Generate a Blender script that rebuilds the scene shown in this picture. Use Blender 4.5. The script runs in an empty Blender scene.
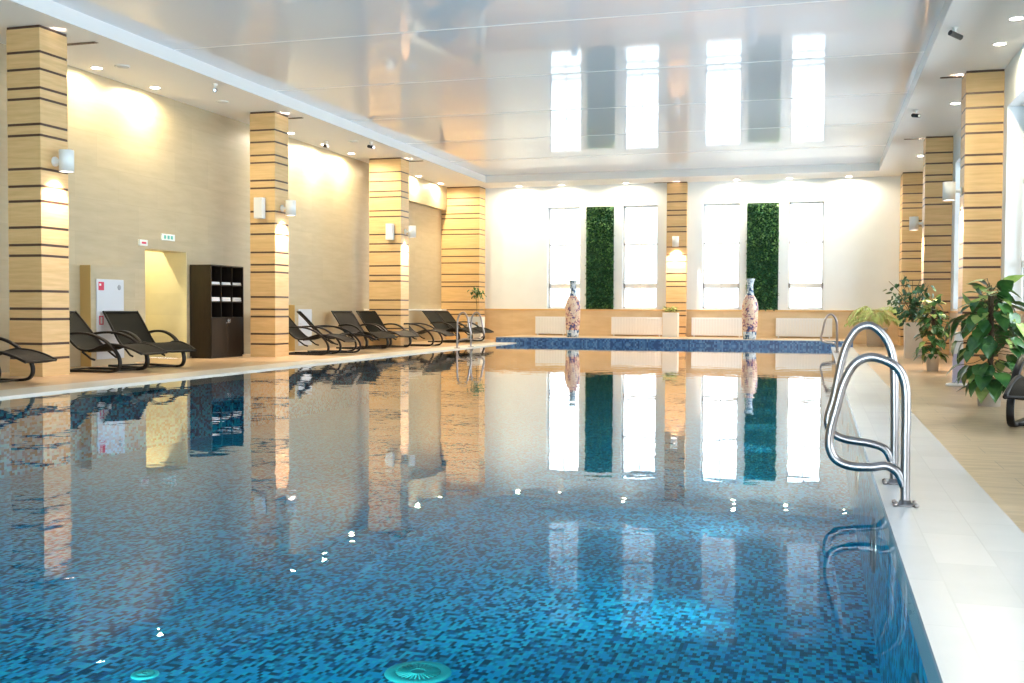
import bpy, bmesh, math, random
from mathutils import Vector, Matrix
random.seed(7)
S = bpy.context.scene
COL = S.collection
PI = math.pi
R = math.radians

# ------------------------------------------------------------------ camera
F, YAW, PITCH, ROLL, H = 1047.4, R(16.309), R(1.758), R(0.258), 1.05

def ray(x, y):
    a, b = x - 512, y - 341.5
    c, s = math.cos(ROLL), math.sin(ROLL)
    u, v = a*c + b*s, -a*s + b*c
    xc, z2 = u/F, -v/F
    d = math.cos(PITCH) + z2*math.sin(PITCH)
    z = -math.sin(PITCH) + z2*math.cos(PITCH)
    return Vector((xc*math.cos(YAW) - d*math.sin(YAW), xc*math.sin(YAW) + d*math.cos(YAW), z))

cam = bpy.data.cameras.new('camera')
camo = bpy.data.objects.new('camera', cam)
COL.objects.link(camo)
S.camera = camo
fw = ray(512, 341.5).normalized()
rt = (ray(513, 341.5) - ray(512, 341.5)).normalized()
up = rt.cross(fw).normalized()
m = Matrix((rt, up, -fw)).transposed().to_4x4()
m.translation = Vector((0, 0, H))
camo.matrix_world = m
cam.sensor_width = 36.0
cam.lens = F/1024*36.0
cam.clip_start = 0.05
cam.clip_end = 300

# ------------------------------------------------------------------ materials
def new_mat(name):
    mt = bpy.data.materials.new(name)
    mt.use_nodes = True
    nt = mt.node_tree
    return mt, nt, nt.nodes['Principled BSDF']

def N(nt, typ, **kw):
    n = nt.nodes.new(typ)
    for k, v in kw.items():
        if k in n.inputs.keys():
            n.inputs[k].default_value = v
        else:
            setattr(n, k, v)
    return n

def L(nt, a, b):
    nt.links.new(a, b)

def c4(c):
    return (c[0], c[1], c[2], 1)

def plain(name, col, rough=.5, metal=0., spec=.5, var=.0, scale=6., coat=0.):
    mt, nt, b = new_mat(name)
    b.inputs['Base Color'].default_value = c4(col)
    b.inputs['Roughness'].default_value = rough
    b.inputs['Metallic'].default_value = metal
    b.inputs['Specular IOR Level'].default_value = spec
    b.inputs['Coat Weight'].default_value = coat
    if var:
        tc = N(nt, 'ShaderNodeTexCoord')
        nz = N(nt, 'ShaderNodeTexNoise', Scale=scale, Detail=4.)
        L(nt, tc.outputs['Object'], nz.inputs['Vector'])
        rp = N(nt, 'ShaderNodeValToRGB')
        rp.color_ramp.elements[0].position = .3
        rp.color_ramp.elements[1].position = .7
        rp.color_ramp.elements[0].color = c4([v*(1-var) for v in col])
        rp.color_ramp.elements[1].color = c4([min(1, v*(1+var)) for v in col])
        L(nt, nz.outputs['Fac'], rp.inputs['Fac'])
        L(nt, rp.outputs['Color'], b.inputs['Base Color'])
    return mt

def stone(name, c1, c2, stretch=(1, 1, 8), scale=2.5, rough=.45, tile=None, grout=.82, axis='YZ', spec=.4, coat=0.):
    """streaky stone with optional tile joints (tile = (w, h))"""
    mt, nt, b = new_mat(name)
    tc = N(nt, 'ShaderNodeTexCoord')
    mp = N(nt, 'ShaderNodeMapping')
    mp.inputs['Scale'].default_value = stretch
    L(nt, tc.outputs['Object'], mp.inputs['Vector'])
    nz = N(nt, 'ShaderNodeTexNoise', Scale=scale, Detail=6., Roughness=.6)
    L(nt, mp.outputs['Vector'], nz.inputs['Vector'])
    rp = N(nt, 'ShaderNodeValToRGB')
    rp.color_ramp.elements[0].position = .3
    rp.color_ramp.elements[1].position = .72
    rp.color_ramp.elements[0].color = c4(c1)
    rp.color_ramp.elements[1].color = c4(c2)
    L(nt, nz.outputs['Fac'], rp.inputs['Fac'])
    out = rp.outputs['Color']
    if tile:
        sx = N(nt, 'ShaderNodeSeparateXYZ')
        L(nt, tc.outputs['Object'], sx.inputs[0])
        cb = N(nt, 'ShaderNodeCombineXYZ')
        L(nt, sx.outputs[axis[0]], cb.inputs['X'])
        L(nt, sx.outputs[axis[1]], cb.inputs['Y'])
        br = N(nt, 'ShaderNodeTexBrick', offset=.5)
        br.inputs['Scale'].default_value = 1
        br.inputs['Brick Width'].default_value = tile[0]
        br.inputs['Row Height'].default_value = tile[1]
        br.inputs['Mortar Size'].default_value = .004
        br.inputs['Mortar Smooth'].default_value = .2
        br.inputs['Color1'].default_value = (1, 1, 1, 1)
        br.inputs['Color2'].default_value = (.92, .92, .93, 1)
        br.inputs['Mortar'].default_value = (grout, grout, grout, 1)
        L(nt, cb.outputs[0], br.inputs['Vector'])
        mx = N(nt, 'ShaderNodeMix', data_type='RGBA', blend_type='MULTIPLY')
        mx.inputs['Factor'].default_value = 1
        L(nt, out, mx.inputs['A'])
        L(nt, br.outputs['Color'], mx.inputs['B'])
        out = mx.outputs['Result']
    L(nt, out, b.inputs['Base Color'])
    b.inputs['Roughness'].default_value = rough
    b.inputs['Specular IOR Level'].default_value = spec
    b.inputs['Coat Weight'].default_value = coat
    return mt

def mosaic(name, cols, cell=(.023, .042, .03), rough=.3, grout=(.25, .35, .42), gw=.10):
    mt, nt, b = new_mat(name)
    tc = N(nt, 'ShaderNodeTexCoord')
    sc = N(nt, 'ShaderNodeVectorMath', operation='MULTIPLY')
    sc.inputs[1].default_value = (1/cell[0], 1/cell[1], 1/cell[2])
    L(nt, tc.outputs['Object'], sc.inputs[0])
    ad = N(nt, 'ShaderNodeVectorMath', operation='ADD')
    ad.inputs[1].default_value = (.5013, .5013, .5013)
    L(nt, sc.outputs[0], ad.inputs[0])
    fl = N(nt, 'ShaderNodeVectorMath', operation='FLOOR')
    L(nt, ad.outputs[0], fl.inputs[0])
    wn = N(nt, 'ShaderNodeTexWhiteNoise', noise_dimensions='3D')
    L(nt, fl.outputs[0], wn.inputs['Vector'])
    # neighbouring tiles drift in tone together a little
    nz = N(nt, 'ShaderNodeTexNoise', Scale=.35, Detail=2.)
    L(nt, fl.outputs[0], nz.inputs['Vector'])
    ma = N(nt, 'ShaderNodeMath', operation='MULTIPLY_ADD')
    L(nt, nz.outputs['Fac'], ma.inputs[0])
    ma.inputs[1].default_value = 1.1
    ma.inputs[2].default_value = -.55
    ms = N(nt, 'ShaderNodeMath', operation='ADD')
    L(nt, wn.outputs['Value'], ms.inputs[0])
    L(nt, ma.outputs[0], ms.inputs[1])
    rp = N(nt, 'ShaderNodeValToRGB')
    rp.color_ramp.interpolation = 'CONSTANT'
    el = rp.color_ramp.elements
    el[0].position = 0
    el[0].color = c4(cols[0][1])
    el[1].position = cols[1][0]
    el[1].color = c4(cols[1][1])
    for p, c in cols[2:]:
        e = el.new(p)
        e.color = c4(c)
    L(nt, ms.outputs[0], rp.inputs['Fac'])
    L(nt, rp.outputs['Color'], b.inputs['Base Color'])
    b.inputs['Roughness'].default_value = rough
    return mt

def emitter(name, col, strength):
    mt, nt, b = new_mat(name)
    b.inputs['Base Color'].default_value = c4(col)
    b.inputs['Emission Color'].default_value = c4(col)
    b.inputs['Emission Strength'].default_value = strength
    return mt

M = {}
M['white'] = plain('white_paint', (.80, .80, .78), .6)
M['wall_white'] = plain('white_wall_plaster', (.77, .82, .86), .65, var=.02, scale=2.)
M['soffit'] = plain('white_soffit_paint', (.87, .86, .85), .55)
M['fascia'] = plain('white_fascia_gloss', (.74, .75, .75), .35)
M['travertine'] = stone('beige_wall_tile', (.45, .37, .235), (.515, .43, .285), (1, .8, 5), 1.6, .38, (1.2, .6), .88, 'YZ')
M['honey'] = stone('honey_stone', (.60, .385, .165), (.74, .50, .25), (1, 1, 14), 1.6, .42)
M['bronze'] = plain('dark_bronze_strip', (.085, .045, .03), .35, .2)
M['wainscot'] = stone('tan_wainscot', (.60, .45, .26), (.72, .57, .36), (1, 1, 4), 1.2, .4, (1.2, 2.0), .9, 'XZ')
M['wainscot_y'] = stone('tan_wainscot_side', (.52, .42, .32), (.62, .52, .42), (1, 1, 4), 1.2, .4, (1.2, 2.0), .9, 'YZ')
M['floor_left'] = stone('tan_deck_tile', (.55, .365, .20), (.66, .475, .29), (1, 3, 1), 1.6, .3, (.6, .6), .85, 'XY')
M['floor_right'] = stone('tan_plank_tile', (.38, .255, .14), (.58, .425, .265), (2, 9, 1), 1.3, .32, (1.2, .4), .6, 'XY')
M['coping'] = stone('white_coping_tile', (.60, .61, .60), (.66, .67, .665), (1, 1, 1), 1.5, .26, (.62, .24), .90, 'YX', .35)
M['coping_warm_lit'] = stone('warm_lit_coping_tile', (.76, .71, .62), (.82, .77, .68), (1, 1, 1), 1.5, .3, (.62, .37), .93, 'YX', .4)  # white coping tile with the warm light of the lounger side in its colour
M['steel'] = plain('brushed_steel', (.34, .315, .31), .30, 1.)
M['bolt'] = plain('bolt_steel', (.42, .36, .33), .35, 1.)
M['sling'] = None
M['frame_dark'] = plain('dark_brown_frame', (.010, .008, .007), .45, 0, .25)
M['cabinet'] = stone('dark_wenge', (.010, .0065, .005), (.022, .015, .010), (6, 6, 1), 3., .35)
M['cab_in'] = plain('black_cabinet_inside', (.008, .007, .006), .6)
M['towel'] = plain('white_towel', (.82, .82, .82), .9, var=.06, scale=60.)
M['chrome'] = plain('chrome', (.8, .8, .8), .15, 1.)
M['red'] = plain('red_sign_print', (.62, .03, .08), .4)
M['grey_print'] = plain('grey_sign_print', (.30, .32, .36), .5)
M['hose_white'] = plain('white_enamel_door', (.60, .63, .68), .35)
M['yellow_trim'] = plain('ochre_side_panel', (.55, .38, .14), .5)
M['green_sign'] = plain('green_sign_print', (.10, .45, .36), .4)
M['sign_white'] = plain('white_sign_plate', (.78, .82, .80), .4)
M['pot_cream'] = plain('cream_pot', (.74, .68, .60), .5, var=.04)
M['pot_beige'] = plain('beige_planter', (.62, .54, .44), .5, var=.04)
M['pot_white'] = plain('white_planter', (.80, .79, .75), .45)
M['soil'] = plain('potting_soil', (.05, .03, .02), .9, var=.4, scale=40)
M['stem'] = plain('plant_stem', (.10, .09, .04), .8)
M['mosspole'] = plain('brown_moss_pole', (.07, .04, .02), .95, var=.4, scale=50)
M['black'] = plain('black_plastic', (.02, .022, .025), .3)
M['radiator'] = plain('white_radiator', (.74, .77, .80), .4)
M['corridor'] = stone('corridor_yellow_tile', (.66, .60, .36), (.74, .68, .44), (1, 1, 2), 1.2, .45, (.9, .45), .93, 'XZ')
M['drain'] = plain('turquoise_drain_plastic', (.02, .62, .60), .4)
M['drain_dark'] = plain('turquoise_drain_slots', (.01, .36, .38), .5)
M['lilac'] = plain('lilac_stand_panel', (.56, .52, .66), .45)
M['grille'] = plain('white_speaker_grille', (.70, .70, .69), .6)
M['slot'] = plain('dark_slot', (.16, .13, .11), .5)
M['added_lamp_soft'] = emitter('added_underwater_lens', (.75, .95, 1), .3)  # faint lens glow of the added pool lamps
M['lamp'] = emitter('lamp_glow', (1, .93, .80), 14.)
M['lamp_cool'] = emitter('lamp_glow_white', (1, .97, .90), 14.)
M['glow_sconce'] = emitter('sconce_glow', (1, .86, .78), 10.)

def sling_mat():
    mt, nt, b = new_mat('woven_dark_sling')
    tc = N(nt, 'ShaderNodeTexCoord')
    wv = N(nt, 'ShaderNodeTexWave', wave_type='BANDS', bands_direction='Y')
    wv.inputs['Scale'].default_value = 22
    wv.inputs['Distortion'].default_value = .6
    wv.inputs['Detail'].default_value = 1
    L(nt, tc.outputs['Object'], wv.inputs['Vector'])
    wx = N(nt, 'ShaderNodeTexWave', wave_type='BANDS', bands_direction='X')
    wx.inputs['Scale'].default_value = 30
    L(nt, tc.outputs['Object'], wx.inputs['Vector'])
    mm = N(nt, 'ShaderNodeMath', operation='MULTIPLY')
    L(nt, wv.outputs['Fac'], mm.inputs[0])
    L(nt, wx.outputs['Fac'], mm.inputs[1])
    rp = N(nt, 'ShaderNodeValToRGB')
    rp.color_ramp.elements[0].color = (.006, .0055, .004, 1)
    rp.color_ramp.elements[1].color = (.026, .023, .016, 1)
    L(nt, mm.outputs[0], rp.inputs['Fac'])
    L(nt, rp.outputs['Color'], b.inputs['Base Color'])
    b.inputs['Roughness'].default_value = .65
    b.inputs['Specular IOR Level'].default_value = .15
    return mt
M['sling'] = sling_mat()

blue = [(0, (.0, .065, .14)), (.24, (.0, .12, .34)), (.36, (.0, .30, .50)), (.56, (.0, .48, .80)), (.86, (.0, .62, .80))]
M['mosaic'] = mosaic('blue_pool_mosaic', blue)
M['mosaic_band'] = mosaic('blue_band_mosaic', [(0, (.03, .08, .22)), (.3, (.05, .14, .33)), (.6, (.08, .20, .42)), (.85, (.14, .27, .48))], (.045, .045, .045))

def ceiling_mat():
    mt, nt, b = new_mat('glossy_stretch_ceiling')
    b.inputs['Base Color'].default_value = (.80, .82, .88, 1)
    b.inputs['Roughness'].default_value = .05
    b.inputs['IOR'].default_value = 1.42
    b.inputs['Specular IOR Level'].default_value = .5
    return mt
M['ceiling'] = ceiling_mat()

def water_mat():
    mt = bpy.data.materials.new('pool_water')
    mt.use_nodes = True
    nt = mt.node_tree
    nt.nodes.clear()
    out = N(nt, 'ShaderNodeOutputMaterial')
    tc = N(nt, 'ShaderNodeTexCoord')
    n1 = N(nt, 'ShaderNodeTexNoise', Scale=2.2, Detail=2.)
    L(nt, tc.outputs['Object'], n1.inputs['Vector'])
    n2 = N(nt, 'ShaderNodeTexNoise', Scale=6.5, Detail=2.)
    L(nt, tc.outputs['Object'], n2.inputs['Vector'])
    b1 = N(nt, 'ShaderNodeBump')
    b1.inputs['Strength'].default_value = 1
    b1.inputs['Distance'].default_value = .0020
    L(nt, n1.outputs['Fac'], b1.inputs['Height'])
    b2 = N(nt, 'ShaderNodeBump')
    b2.inputs['Strength'].default_value = 1
    b2.inputs['Distance'].default_value = .00025
    L(nt, n2.outputs['Fac'], b2.inputs['Height'])
    L(nt, b1.outputs['Normal'], b2.inputs['Normal'])
    fr = N(nt, 'ShaderNodeFresnel')
    fr.inputs['IOR'].default_value = 1.333
    L(nt, b2.outputs['Normal'], fr.inputs['Normal'])
    gl = N(nt, 'ShaderNodeBsdfGlossy')
    gl.inputs['Roughness'].default_value = .0
    gl.inputs['Color'].default_value = (1, 1, 1, 1)
    L(nt, b2.outputs['Normal'], gl.inputs['Normal'])
    tr = N(nt, 'ShaderNodeBsdfTransparent')
    tr.inputs['Color'].default_value = (.70, .97, 1, 1)
    mx = N(nt, 'ShaderNodeMixShader')
    ga = N(nt, 'ShaderNodeMapRange', interpolation_type='SMOOTHSTEP')
    ga.inputs['From Min'].default_value = .075
    ga.inputs['From Max'].default_value = .84
    L(nt, fr.outputs[0], ga.inputs['Value'])
    L(nt, ga.outputs['Result'], mx.inputs[0])
    L(nt, tr.outputs[0], mx.inputs[1])
    L(nt, gl.outputs[0], mx.inputs[2])
    L(nt, mx.outputs[0], out.inputs['Surface'])
    return mt
M['water'] = water_mat()

def glass_mat(tint=(.97, .99, 1)):
    mt = bpy.data.materials.new('window_glass')
    mt.use_nodes = True
    nt = mt.node_tree
    nt.nodes.clear()
    out = N(nt, 'ShaderNodeOutputMaterial')
    fr = N(nt, 'ShaderNodeFresnel')
    fr.inputs['IOR'].default_value = 1.45
    gl = N(nt, 'ShaderNodeBsdfGlossy')
    gl.inputs['Roughness'].default_value = .02
    tr = N(nt, 'ShaderNodeBsdfTransparent')
    tr.inputs['Color'].default_value = c4(tint)
    mx = N(nt, 'ShaderNodeMixShader')
    L(nt, fr.outputs[0], mx.inputs[0])
    L(nt, tr.outputs[0], mx.inputs[1])
    L(nt, gl.outputs[0], mx.inputs[2])
    L(nt, mx.outputs[0], out.inputs['Surface'])
    return mt
M['glass'] = glass_mat()
M['glass_soft'] = glass_mat((.72, .75, .77))

def leaf_mat(name, c1, c2, rough=.4, scale=9., trans=.15):
    mt, nt, b = new_mat(name)
    tc = N(nt, 'ShaderNodeTexCoord')
    nz = N(nt, 'ShaderNodeTexNoise', Scale=scale, Detail=3.)
    L(nt, tc.outputs['Object'], nz.inputs['Vector'])
    rp = N(nt, 'ShaderNodeValToRGB')
    rp.color_ramp.elements[0].position = .35
    rp.color_ramp.elements[1].position = .68
    rp.color_ramp.elements[0].color = c4(c1)
    rp.color_ramp.elements[1].color = c4(c2)
    L(nt, nz.outputs['Fac'], rp.inputs['Fac'])
    L(nt, rp.outputs['Color'], b.inputs['Base Color'])
    b.inputs['Roughness'].default_value = rough
    b.inputs['Transmission Weight'].default_value = 0
    return mt
M['leaf_dark'] = leaf_mat('dark_green_leaf', (.012, .05, .018), (.04, .12, .04), .35)
M['leaf_pothos'] = leaf_mat('variegated_green_leaf', (.018, .08, .02), (.08, .20, .045), .28)
M['leaf_lime'] = leaf_mat('lime_green_leaf', (.20, .32, .05), (.46, .55, .18), .4)
M['leaf_palm'] = leaf_mat('yellow_green_frond', (.26, .36, .08), (.46, .52, .18), .45)
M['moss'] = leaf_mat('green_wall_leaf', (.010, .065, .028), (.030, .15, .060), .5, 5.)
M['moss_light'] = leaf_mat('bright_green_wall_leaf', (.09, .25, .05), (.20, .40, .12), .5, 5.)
M['moss_back'] = plain('dark_green_backing', (.008, .05, .014), .8)

def vase_mat(name, base, dark, accent, scale):
    mt, nt, b = new_mat(name)
    tc = N(nt, 'ShaderNodeTexCoord')
    nz = N(nt, 'ShaderNodeTexNoise', Scale=scale, Detail=2., Distortion=1.2)
    L(nt, tc.outputs['Object'], nz.inputs['Vector'])
    rp = N(nt, 'ShaderNodeValToRGB')
    rp.color_ramp.interpolation = 'CONSTANT'
    e = rp.color_ramp.elements
    e[0].position = 0
    e[0].color = c4(dark)
    e[1].position = .40
    e[1].color = c4(accent)
    x = e.new(.46)
    x.color = c4(base)
    x = e.new(.60)
    x.color = c4([min(1, v*1.05 + .05) for v in base])
    x = e.new(.66)
    x.color = c4([.5*(a+d) for a, d in zip(dark, accent)])
    L(nt, nz.outputs['Fac'], rp.inputs['Fac'])
    L(nt, rp.outputs['Color'], b.inputs['Base Color'])
    b.inputs['Roughness'].default_value = .2
    return mt
M['vase_body'] = vase_mat('painted_peach_porcelain', (.74, .56, .42), (.10, .10, .22), (.60, .26, .24), 8.5)
M['vase_blue'] = vase_mat('painted_blue_porcelain', (.55, .62, .68), (.03, .06, .16), (.10, .22, .36), 9.)

# ------------------------------------------------------------------ mesh helpers
class MB:
    """collects shapes into one mesh; each shape carries a material slot"""
    def __init__(s):
        s.bm = bmesh.new()
        s.mats = []

    def slot(s, mat):
        if mat not in s.mats:
            s.mats.append(mat)
        return s.mats.index(mat)

    def quad(s, pts, mat):
        i = s.slot(mat)
        f = s.bm.faces.new([s.bm.verts.new(p) for p in pts])
        f.material_index = i
        return f

    def box(s, x0, x1, y0, y1, z0, z1, mat, bev=0.):
        i = s.slot(mat)
        vs = [s.bm.verts.new(p) for p in ((x0, y0, z0), (x1, y0, z0), (x1, y1, z0), (x0, y1, z0), (x0, y0, z1), (x1, y0, z1), (x1, y1, z1), (x0, y1, z1))]
        fs = []
        for q in ((0, 3, 2, 1), (4, 5, 6, 7), (0, 1, 5, 4), (1, 2, 6, 5), (2, 3, 7, 6), (3, 0, 4, 7)):
            f = s.bm.faces.new([vs[k] for k in q])
            f.material_index = i
            fs.append(f)
        if bev:
            es = list({e for f in fs for e in f.edges})
            r = bmesh.ops.bevel(s.bm, geom=es, offset=bev, segments=2, profile=.5, affect='EDGES')
            for f in r['faces']:
                f.material_index = i
        return s

    def lathe(s, prof, mat, n=24, c=(0, 0, 0), cap=True, square=False):
        i = s.slot(mat)
        rings = []
        for r, z in prof:
            ring = []
            for k in range(n):
                a = 2*PI*k/n
                ring.append(s.bm.verts.new((c[0] + r*math.cos(a), c[1] + r*math.sin(a), c[2] + z)))
            rings.append(ring)
        for a, b in zip(rings, rings[1:]):
            for k in range(n):
                f = s.bm.faces.new((a[k], a[(k+1) % n], b[(k+1) % n], b[k]))
                f.material_index = i
                f.smooth = True
        if cap:
            for ring, rev in ((rings[0], True), (rings[-1], False)):
                f = s.bm.faces.new(ring[::-1] if rev else ring)
                f.material_index = i
        return s

    def tube(s, pts, r, mat, n=10, flat=None, closed=False):
        """round (or flat: (wide, thin) ) bar swept along points"""
        i = s.slot(mat)
        pts = [Vector(p) for p in pts]
        m_ = len(pts)
        rings = []
        prev = None
        for k, p in enumerate(pts):
            if closed:
                t = (pts[(k+1) % m_] - pts[k-1]).normalized()
            else:
                t = (pts[min(k+1, m_-1)] - pts[max(k-1, 0)]).normalized()
            if prev is None:
                a = Vector((0, 1, 0)) if abs(t.y) < .9 else Vector((1, 0, 0))
            else:
                a = prev
            u = (a - t*a.dot(t)).normalized()
            v = t.cross(u)
            prev = u
            rr = r[k] if isinstance(r, (list, tuple)) else r
            ring = []
            for q in range(n):
                an = 2*PI*q/n
                if flat:
                    w, h = flat
                    cx, sy = math.cos(an), math.sin(an)
                    e = .45
                    o = u*(w*math.copysign(abs(cx)**e, cx)) + v*(h*math.copysign(abs(sy)**e, sy))
                else:
                    o = u*(rr*math.cos(an)) + v*(rr*math.sin(an))
                ring.append(s.bm.verts.new(p + o))
            rings.append(ring)
        pairs = list(zip(rings, rings[1:]))
        if closed:
            pairs.append((rings[-1], rings[0]))
        for a, b in pairs:
            for q in range(n):
                f = s.bm.faces.new((a[q], a[(q+1) % n], b[(q+1) % n], b[q]))
                f.material_index = i
                f.smooth = True
        if not closed:
            for ring in (rings[0], rings[-1]):
                f = s.bm.faces.new(ring)
                f.material_index = i
        return s

    def leaf(s, base, direction, length, width, mat, droop=.25, fold=.18, heart=True, normal=None):
        i = s.slot(mat)
        d = Vector(direction).normalized()
        nrm = Vector(normal) if normal else Vector((0, 0, 1))
        side = d.cross(nrm)
        if side.length < 1e-3:
            side = d.cross(Vector((1, 0, 0)))
        side.normalize()
        nn = side.cross(d).normalized()
        if heart:
            prof = [(-.06, .0), (-.10, .55), (.12, 1.), (.38, .98), (.66, .62), (.86, .26), (1., .0)]
        else:
            prof = [(0, .0), (.15, .6), (.4, 1.), (.7, .72), (.88, .34), (1., .0)]
        mid, lft, rgt = [], [], []
        for t, w in prof:
            tt = max(t, 0)
            p = Vector(base) + d*(length*t) - nn*(droop*length*tt*tt)
            mid.append(s.bm.verts.new(p))
            o = side*(w*width*.5)
            l = nn*(fold*w*width)
            lft.append(s.bm.verts.new(p + o + l) if w > 0 else None)
            rgt.append(s.bm.verts.new(p - o + l) if w > 0 else None)
        for sd, flip in ((lft, False), (rgt, True)):
            for k in range(len(prof)-1):
                q = [mid[k], mid[k+1]]
                if sd[k+1]:
                    q.append(sd[k+1])
                if sd[k]:
                    q.append(sd[k])
                if len(q) < 3:
                    continue
                if flip:
                    q = q[::-1]
                f = s.bm.faces.new(q)
                f.material_index = i
                f.smooth = True
        return s

    def build(s, name, parent=None, loc=None, rot=None, smooth=False):
        me = bpy.data.meshes.new(name)
        bmesh.ops.remove_doubles(s.bm, verts=s.bm.verts, dist=1e-6)
        s.bm.normal_update()
        s.bm.to_mesh(me)
        s.bm.free()
        for mt in s.mats:
            me.materials.append(mt)
        o = bpy.data.objects.new(name, me)
        COL.objects.link(o)
        if parent:
            o.parent = parent
        if loc is not None:
            o.location = loc
        if rot is not None:
            o.rotation_euler = rot
        return o

def smooth_path(pts, n=6):
    """Catmull-Rom through points"""
    P = [Vector(p) for p in pts]
    out = []
    for k in range(len(P)-1):
        p0 = P[max(k-1, 0)]
        p1, p2 = P[k], P[k+1]
        p3 = P[min(k+2, len(P)-1)]
        for q in range(n):
            t = q/n
            out.append(.5*((2*p1) + (p2-p0)*t + (2*p0-5*p1+4*p2-p3)*t*t + (3*p1-p0-3*p2+p3)*t*t*t))
    out.append(P[-1])
    return out

def empty(name, loc, rz=0.):
    o = bpy.data.objects.new(name, None)
    COL.objects.link(o)
    o.location = loc
    o.rotation_euler = (0, 0, rz)
    o.empty_display_size = .1
    return o

def tag(o, label, cat, group=None):
    o['label'] = label
    o['category'] = cat
    if group:
        o['group'] = group
    return o

def struct(o, label=None, cat=None, group=None):
    o['kind'] = 'structure'
    if label:
        o['label'] = label
    if cat:
        o['category'] = cat
    if group:
        o['group'] = group
    return o

def copy_thing(o, parent=None):
    c = o.copy()
    COL.objects.link(c)
    if parent:
        c.parent = parent
    for ch in list(o.children):
        copy_thing(ch, c)
    return c

def light(name, typ, parent, loc, energy, col, **kw):
    l = bpy.data.lights.new(name, typ)
    l.energy = energy
    l.color = col
    for k, v in kw.items():
        setattr(l, k, v)
    o = bpy.data.objects.new(name, l)
    COL.objects.link(o)
    if parent:
        o.parent = parent
    o.location = loc
    return o

# ------------------------------------------------------------------ dimensions
ZS, ZC = 5.266, 5.50                  # soffit, raised glossy ceiling
XW, XR = -12.60, 3.05                 # wall faces
YW, YB = 34.95, -4.0
XL0, XL1 = -9.136, -9.87              # left pool edge, outer edge of coping
XP0, XP1 = .35, .942                  # right pool edge, outer edge of coping
YP = 31.75                            # raised pool end
ZL = .18                              # ledge beyond the pool end
XFL, XFR, YF = -10.741, 1.697, 33.44
CW = .60
CY = [13.14, 20.185, 27.23, 34.28]
XC = -11.212
WT = .35

# ------------------------------------------------------------------ room shell
def holed(mb, plane, pos, thick, u0, u1, z0, z1, holes, mat):
    """wall slab in plane 'X' or 'Y' at pos (room side) growing by thick, holes = (u0,u1,z0,z1)"""
    us = sorted({u0, u1, *[h for q in holes for h in q[:2]]})
    zs = sorted({z0, z1, *[h for q in holes for h in q[2:]]})
    for a, b in zip(us, us[1:]):
        for c, d in zip(zs, zs[1:]):
            mu, mz = (a+b)/2, (c+d)/2
            if any(q[0] < mu < q[1] and q[2] < mz < q[3] for q in holes):
                continue
            p0, p1 = sorted((pos, pos + thick))
            if plane == 'X':
                mb.box(p0, p1, a, b, c, d, mat)
            else:
                mb.box(a, b, p0, p1, c, d, mat)
    return mb

WZ0, WZ1 = 1.10, 4.55
WB = [(-8.98, -7.84), (-6.37, -5.20), (-3.70, -2.50), (-.96, .13)]
mb = MB()
holed(mb, 'Y', YW, WT, XW - .3, XR + WT, 0, ZC + .1, [(a, b, WZ0, WZ1) for a, b in WB], M['wall_white'])
struct(mb.build('wall_back'), 'white plastered end wall with four tall windows', 'wall')

WRY = [(1.2, 6.3), (7.7, 12.9), (14.2, 19.65), (21.4, 26.7), (28.4, 33.6)]
mb = MB()
holed(mb, 'X', XR, WT, YB, YW, 0, ZC + .1, [(a, b, WZ0 if a > 14 else .15, WZ1) for a, b in WRY], M['wall_white'])
struct(mb.build('wall_right'), 'white side wall with windows between striped columns', 'wall')

DOOR = (17.60, 19.0, 0, 2.2)
mb = MB()
holed(mb, 'X', XW, -.25, YB, YW, 0, ZC + .1, [DOOR], M['travertine'])
struct(mb.build('wall_left'), 'beige tiled side wall behind the row of loungers', 'wall')

# corridor behind the doorway
mb = MB()
mb.box(XW - 1.6, XW - .25, DOOR[1], DOOR[1] + .15, 0, 2.9, M['corridor'])
mb.box(XW - .56, XW - .25, DOOR[0], DOOR[1], 2.2, 2.9, M['travertine'])
mb.box(XW - 1.6, XW - .25, DOOR[0] - .15, DOOR[0], 0, 2.9, M['corridor'])
mb.box(XW - 1.75, XW - 1.6, DOOR[0] - .15, DOOR[1] + .15, 0, 2.9, M['corridor'])
mb.box(XW - 1.75, XW - .25, DOOR[0] - .15, DOOR[1] + .15, 2.9, 3.0, M['white'])
mb.box(XW - 1.75, XW, DOOR[0], DOOR[1], -.12, -.001, M['floor_left'])
# jamb lining of the opening
mb.box(XW - .25, XW - .002, DOOR[1] - .012, DOOR[1] - .001, 0, 2.2, M['corridor'])
struct(mb.build('door_1'), 'open doorway into a yellow lit corridor', 'doorway')

# far wall behind the camera: glazed
HB = [(-5.6, -2.6, .12, 3.6), (-2.3, 2.6, .12, 3.6)]
mb = MB()
holed(mb, 'Y', YB, -WT, XW - .25, XR + WT, 0, ZC + .1, HB, M['wall_white'])
struct(mb.build('wall_front'))

# decks
mb = MB()
mb.box(XW - .02, XL1, YB, YW, -.12, 0, M['floor_left'])
struct(mb.build('floor_left'), 'tan tiled deck under the long row of loungers', 'floor')
mb = MB()
mb.box(XP1, XR + .02, YB, YW, -.12, 0, M['floor_right'])
struct(mb.build('floor_right'), 'tan tiled walkway with potted plants', 'floor')
mb = MB()
mb.box(XL1, XP1, YP + .06, YW, -.12, ZL - .012, M['floor_left'])
struct(mb.build('floor_back'), 'raised tan ledge under the end wall windows', 'floor')

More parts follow.
